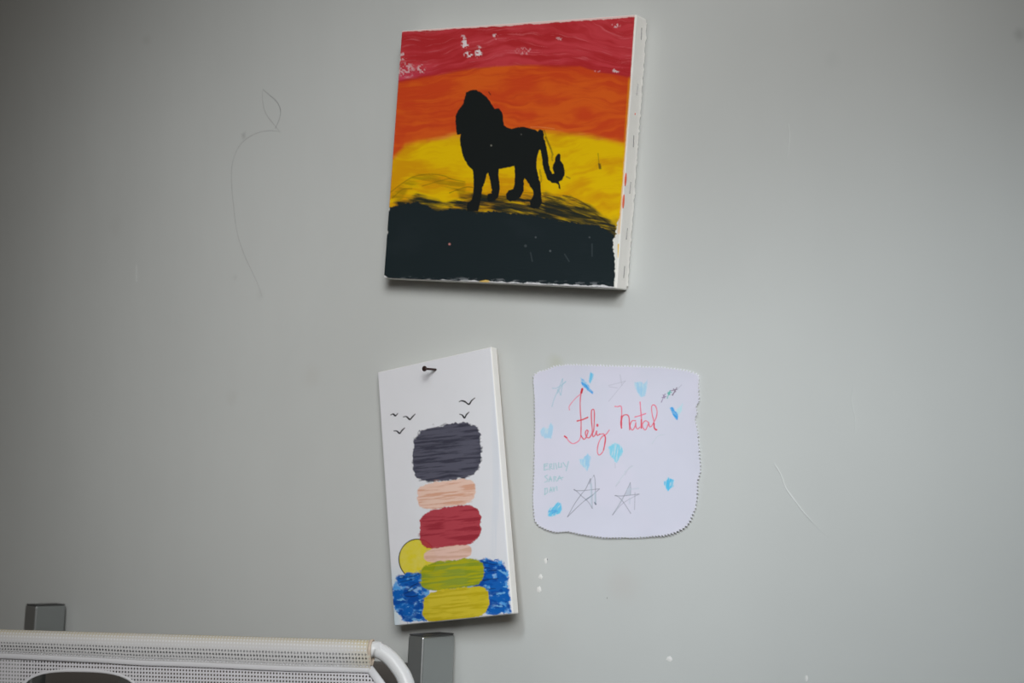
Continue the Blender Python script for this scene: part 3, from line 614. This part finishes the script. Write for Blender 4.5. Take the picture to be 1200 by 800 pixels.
    rim = np.repeat(sm(t, .985, .999), N_, 1).ravel(); a.blend(rim * .5, (206, 207, 213))
    Y = -(.0006 + lift)
    me = grid_mesh('greeting_note', X, Y, Z, a.c, closed_u=True)
    o_ = link('greeting_note', me, vmat('white_paper', .7, spec=.2))
    o_.location = (cx, 0, cz)
    sol = o_.modifiers.new('thickness', 'SOLIDIFY'); sol.thickness = .00018; sol.offset = -1
    o_['label'] = 'white hand-cut paper note with red Feliz natal writing, blue hearts and pencil stars'; o_['category'] = 'note'
make_paper()

# ------------------------------------------------------------------ grey metal headboard frame leaning on the wall
M_steel = mat('grey_painted_steel', (.40, .42, .42), 0.38, metal=.85, noise=.04, nscale=8)
M_cap = mat('dark_plastic_cap', (.05, .05, .05), 0.5)
M_panel = mat('dark_laminate', (.12, .108, .098), 0.6, noise=.1, nscale=5)
LEAN = math.radians(4.0)
def solve_post(ul, um, ur, vt):
    """front-left, middle edge and rear-right edge pixels -> x of both side faces and y of both ends"""
    yb = -.006; xr = at(ur, vt, yb).x; lo, hi = -.3, yb
    for _ in range(60):
        m_ = (lo + hi) / 2
        if at(um, vt, m_).x > xr: hi = m_          # nearer planes show the edge further left
        else: lo = m_
        # at() returns x for this pixel on plane m_; nearer plane -> larger x
    yf = None; best = 1e9
    for k in range(2000):
        y_ = -.2 + k * .0001
        e = abs(at(um, vt, y_).x - xr)
        if e < best: best, yf = e, y_
    xl = at(ul, vt, yf).x
    return xl, xr, yf, yb, at(um, vt + .5, yf).z
pR = solve_post(478, 496.5, 533.5, 748); pL = solve_post(29.5, 43, 78, 711)
print('posts', pR, pL)
xr0, zr0 = pR[1], pR[4]
hb = thing('bed_headboard', 'grey rectangular steel posts and dark panel of a bed headboard behind the white chair', 'headboard')
ztop = pR[4]
# local frame: origin on the floor below the right post's rear face; leaning back on the wall
base_y = pR[3] - math.tan(LEAN) * ztop
hb.location = (0, base_y, 0); hb.rotation_euler = (-LEAN, 0, 0)
for (xl, xr, yf, yb, zt) in (pR, pL):
    h = zt / math.cos(LEAN); d = (yb - yf)
    bm = bmesh.new(); box(bm, xl, xr, -d, 0, 0.002, h - .0015, 0.0024, 4); p = obj('post', bm, M_steel, hb, smooth=False)
    bm = bmesh.new(); box(bm, xl + .0008, xr - .0008, -d + .0008, -.0008, h - .0015, h, 0.0005, 1); obj('end_cap', bm, M_cap, p)
xa = pL[1]; xb = pR[0]
zp = at(445, 776, -.05).z
bm = bmesh.new(); box(bm, xa + .004, xb - .014, -.030, -.012, .30, zp, .002)
for v_ in bm.verts:
    if v_.co.z > .6: v_.co.z -= .024 * (xb - v_.co.x) / (xb - xa)      # the board sags towards the left post
obj('panel', bm, M_panel, hb)
for z0 in (.34, .62):
    bm = bmesh.new(); box(bm, xa, xb, -.046, -.030, z0, z0 + .03, .001); obj('rail', bm, M_steel, hb)
x_ = at(154, 795, -.05).x
bm = bmesh.new(); box(bm, x_ - .008, x_ + .008, -.05, -.030, .34, zp - .038, .001); obj('upright_bar', bm, M_steel, hb)

# ------------------------------------------------------------------ white folding chair with a perforated sling
M_tube = mat('white_enamel', (.85, .87, .88), 0.35, noise=.015)
M_band = mat('white_piping', (.83, .84, .87), 0.5, noise=.02, bump=.15, bscale=300)
M_mesh = vmat('perforated_textile', .6, holes=True)
M_tape = mat('yellowed_tape', alb((190, 176, 160)), 0.5, noise=.12, nscale=120)
ANG = YAW - math.radians(11.8)
PR = at_depth(437, 760.5, 1.55)
ax = Vector((math.cos(ANG), math.sin(ANG), 0))
# centre of the chair: the point of the tube seen at photo x = 97
best = min((abs((600 + FPX * ((PR - ax * (k * .0005) - CAM).dot(right)) / ((PR - ax * (k * .0005) - CAM).dot(fwd))) - 97), k * .0005) for k in range(2000))
SE = best[1]; PC = PR - ax * SE
ZT = PC.z
chair = thing('folding_chair', 'white tubular folding chair with a perforated sling back and a hand hole', 'chair',
              Matrix.Translation((PC.x, PC.y, 0)) @ Matrix.Rotation(ANG, 4, 'Z'))
print('chair SE', SE, 'ZT', ZT, PC)
REC = math.radians(14); RT = .0080
def bp(s, t, n=0.0):
    """point of the back plane: s across, t down from the tube axis, n out towards the sitter"""
    return Vector((s, -t * math.sin(REC) - n * math.cos(REC), ZT - t * math.cos(REC) + n * math.sin(REC)))
SW = SE + .040                                       # half width of the side tubes
# back frame: top rail, corner bends, down to the front feet
half = [bp(0, 0), bp(SE - .02, 0), bp(SE + .004, .0008), bp(SE + .0165, .0065), bp(SE + .027, .0165), bp(SE + .035, .0275), bp(SE + .040, .042), bp(SE + .042, .07), bp(SE + .043, .15), bp(SE + .043, .45), bp(SE + .043, .58)]
lowf = [Vector((SE + .043, bp(0, .58).y - .10, .30)), Vector((SE + .043, bp(0, .58).y - .36, .03)), Vector((SE + .040, bp(0, .58).y - .385, .011)), Vector((SE + .02, bp(0, .58).y - .39, RT + .0004)), Vector((0, bp(0, .58).y - .39, RT + .0004))]
hp = smooth_path(half + lowf, 6)
full = [Vector((-p.x, p.y, p.z)) for p in hp[::-1]][:-1] + hp
bm = bmesh.new(); tube(bm, full[:-1] if (full[0] - full[-1]).length < 1e-6 else full, RT, 18, closed=True); obj('back_frame', bm, M_tube, chair, smooth=True)
# seat frame: front edge, back down to the rear feet
ys = bp(0, .56).y
sf = [Vector((0, ys - .47, .44)), Vector((SE - .03, ys - .47, .44)), Vector((SE + .01, ys - .455, .44)), Vector((SE + .022, ys - .42, .438)), Vector((SE + .024, ys - .05, .405)), Vector((SE + .024, ys + .02, .27)), Vector((SE + .024, ys + .085, .03)), Vector((SE + .015, ys + .09, .012)), Vector((SE - .01, ys + .092, RT + .0004)), Vector((0, ys + .092, RT + .0004))]
hp = smooth_path(sf, 6); full = [Vector((-p.x, p.y, p.z)) for p in hp[::-1]][:-1] + hp
bm = bmesh.new(); tube(bm, full[:-1] if (full[0] - full[-1]).length < 1e-6 else full, RT, 14, closed=True); obj('seat_frame', bm, M_tube, chair, smooth=True)
for s_ in (-1, 1):
    bm = bmesh.new(); armp = [bp(s_ * (SE + .043), .36, .004), bp(s_ * (SE + .046), .37, .06), Vector((s_ * (SE + .05), ys - .36, .63)), Vector((s_ * (SE + .05), ys - .40, .60)), Vector((s_ * (SE + .03), ys - .40, .44))]
    tube(bm, smooth_path(armp, 6), .0075, 12); ar = obj('armrest', bm, M_tube, chair, smooth=True)

def wav(s): return .0004 * np.sin(s * 31 + 1) + .0011 * np.tanh((s + .02 - .065) * 40) * 1.0
TB = .0172                                            # seam line below the tube axis
# sleeve round the top rail
s_ = np.linspace(-SE, SE, 240); prof = []
RS = RT + .0011
for k in range(0, 7): q = k / 6; prof.append((TB + .003 - q * (TB + .003), .0012 + (RS - .0012) * (1 - (1 - q) ** 2)))
for k in range(1, 16): th = math.pi * k / 15; prof.append((-RS * math.sin(th), RS * math.cos(th)))
for k in range(1, 7): q = k / 6; prof.append((q * (TB + .003), -(.0012 + (RS - .0012) * (1 - q * q))))
prof = np.array(prof); arcl = np.r_[0, np.cumsum(np.hypot(*np.diff(prof, axis=0).T))]
S, Tt = np.meshgrid(s_, prof[:, 0]); Nn = np.repeat(prof[:, 1][:, None], len(s_), 1)
Tt = Tt + np.where(Tt > .004, wav(S) * (Tt / TB), 0)
# the sleeve bunches together at each end
Nn = Nn * (1 + .02 * np.sin(S * 90)) 
Xs = S; Ys = -Tt * math.sin(REC) - Nn * math.cos(REC); Zs = ZT - Tt * math.cos(REC) + Nn * math.sin(REC)
al_ = np.repeat(arcl[:, None], len(s_), 1)
g = np.exp(-((Tt + RS * 1.1) / .0065) ** 2) * (.45 + .55 * fbm(S * 30 + 9, al_ * 60, 3)) + .5 * np.exp(-((SE - abs(S)) / .02) ** 2)
g = np.clip(g, 0, 1).ravel()[:, None]
base = np.array([.74, .745, .75]); col = base * (1 - g) + alb((190, 180, 148)) * g
col = col * (1 - .04 * fbm(S * 40, al_ * 200, 6).ravel()[:, None])
me = grid_mesh('top_sleeve', Xs, Ys, Zs, col, uv=np.stack([S, al_ + .001], -1))
at_ = me.attributes.new('backed', 'FLOAT', 'POINT'); at_.data.foreach_set('value', (1 - sm(Tt, RT * .35, RT * .75)).ravel().astype(np.float32))
sleeve = link('top_sleeve', me, M_mesh, chair)
# yellowed hem rings closing the sleeve ends
for sg in (-1, 1):
    bm = bmesh.new(); pts = [bp(sg * (SE - .0012), a_, n_) for a_, n_ in ((.0165, .0014), (.010, .0056), (.004, .0086), (0, .0092), (-.0065, .0065), (-.0092, 0), (-.0065, -.0065), (0, -.0092), (.006, -.0080), (.0165, -.0014))]
    tube(bm, smooth_path(pts, 4), .0019, 8, rb=.0009, side=(1, 0, 0)); obj('sleeve_hem', bm, M_tape, sleeve, smooth=True)
# seam band
bm = bmesh.new(); tube(bm, [bp(x, TB + float(wav(x)) + .0006, .0006) for x in np.linspace(-SE + .001, SE - .001, 120)], .0052, 16, rb=.0021, side=(0, .24, .97)); obj('seam_band', bm, M_band, sleeve, smooth=True)

# sling panel below with its hand hole
OX, OHW, OT, OB = 0.001, .0655, .0325, .080
def hw(t): return np.interp(t, [0, .0175, .062, .09, .5], [SE - .003, SE - .004, SW - .004, SW - .001, SW - .001])
def oh(s):                                            # half profile of the opening, 1 in the middle -> 0 at the ends
    q = np.clip(abs((s - OX) / OHW), 0, 1); return (1 - q ** 3.2) ** (1 / 2.4)
def o_top(s): return (OT + OB) / 2 - ((OB - OT) / 2) * oh(s) + .0006 * np.sin((s + .1) * 40)
def o_bot(s): return (OT + OB) / 2 + ((OB - OT) / 2) * oh(s)
def panel(name, sa, sb, ta, tb, ns, nt, parent, stretch=False):
    """patch between functions of the column"""
    q = np.linspace(0, 1, ns); r = np.linspace(0, 1, nt)
    if stretch:                                        # rows widen with the outline
        T_ = np.repeat((ta + (tb - ta) * r)[:, None], ns, 1); h_ = hw(T_)
        S_ = sa(T_, h_) + (sb(T_, h_) - sa(T_, h_)) * q[None]
    else:
        S_ = np.repeat((sa + (sb - sa) * q)[None], nt, 0); T_ = ta(S_) + (tb(S_) - ta(S_)) * r[:, None]
    N_ = -.0012 - .012 * np.sin(np.pi * np.clip(T_ / .56, 0, 1)) * (1 - (S_ / SW) ** 2)
    X_ = S_; Y_ = -T_ * math.sin(REC) - N_ * math.cos(REC); Z_ = ZT - T_ * math.cos(REC) + N_ * math.sin(REC)
    cc = np.ones((X_.size, 3)) * np.array([.78, .775, .81]) * (1 - .05 * fbm(S_ * 60, T_ * 60, 5).ravel()[:, None])
    me = grid_mesh(name, X_, Y_, Z_, cc, uv=np.stack([S_, -T_ + 1.0], -1))
    return me
parts = [panel('a', lambda T_, h_: 0 * T_ + OX + OHW, lambda T_, h_: h_, TB, .56, 60, 60, None, True),
         panel('b', lambda T_, h_: -h_, lambda T_, h_: 0 * T_ + OX - OHW, TB, .56, 60, 60, None, True),
         panel('c', OX - OHW, OX + OHW, lambda S_: 0 * S_ + TB, o_top, 60, 8, None),
         panel('d', OX - OHW, OX + OHW, o_bot, lambda S_: 0 * S_ + .56, 60, 40, None)]
bm = bmesh.new()
for me in parts: bm.from_mesh(me)
bmesh.ops.remove_doubles(bm, verts=bm.verts, dist=.00005)
me = bpy.data.meshes.new('back_sling'); bm.to_mesh(me); bm.free(); back = link('back_sling', me, M_mesh, chair, smooth=True)
for m_ in parts: bpy.data.meshes.remove(m_)
def nn(s, t): return -.0012 - .012 * math.sin(math.pi * min(1, t / .56)) * (1 - (s / SW) ** 2)
ring = []
for k in range(60): s0 = OX - OHW + 2 * OHW * (0.5 - .5 * math.cos(math.pi * k / 60)); ring.append((s0, float(o_top(np.array(s0)))))
for k in range(60): s0 = OX + OHW - 2 * OHW * (0.5 - .5 * math.cos(math.pi * k / 60)); ring.append((s0, float(o_bot(np.array(s0)))))
bm = bmesh.new(); cxr = OX; ctr = (OT + OB) / 2
L1 = []
for s0, t0 in ring:
    d_ = Vector((s0 - cxr, (t0 - ctr) * 2.2)).normalized()
    L1.append([bm.verts.new(bp(s0 + d_.x * o_, t0 + d_.y * o_, nn(s0, t0) + h_)) for o_, h_ in ((0, -.0008), (-.0003, .0003), (.0014, .0007), (.0028, .0002))])
for i in range(len(L1)):
    A, B = L1[i], L1[(i + 1) % len(L1)]
    for k in range(3): bm.faces.new((A[k], A[k + 1], B[k + 1], B[k]))
obj('hand_hole_hem', bm, M_band, back, smooth=True)
for sg in (-1, 1):                                    # diagonal edge hems, then sleeves along the side tubes
    bm = bmesh.new(); ts = [.0185, .03, .045, .058, .07]
    tube(bm, [bp(sg * (float(hw(np.array(t_))) + .0005), t_, nn(SW, t_) + .0015) for t_ in ts], .0042, 10, rb=.0014, side=(1, 0, 0)); obj('edge_hem', bm, M_band, back, smooth=True)
    bm = bmesh.new(); tube(bm, [bp(sg * (SE + .043), t_) for t_ in (.10, .2, .3, .4, .5, .55)], RT + .0013, 14); obj('side_sleeve', bm, M_band, back, smooth=True)
# seat sling
q = np.linspace(-1, 1, 40); r = np.linspace(0, 1, 40); Q, R_ = np.meshgrid(q, r)
X_ = Q * (SE + .02); Y_ = ys - .465 + R_ * .40; Z_ = .447 - R_ * .036 - .02 * np.sin(np.pi * R_) * (1 - Q ** 2)
me = grid_mesh('seat_sling', X_, Y_, Z_, np.ones((1600, 3)) * alb((190, 189, 196)), uv=np.stack([X_, Y_], -1)); link('seat_sling', me, M_mesh, chair)
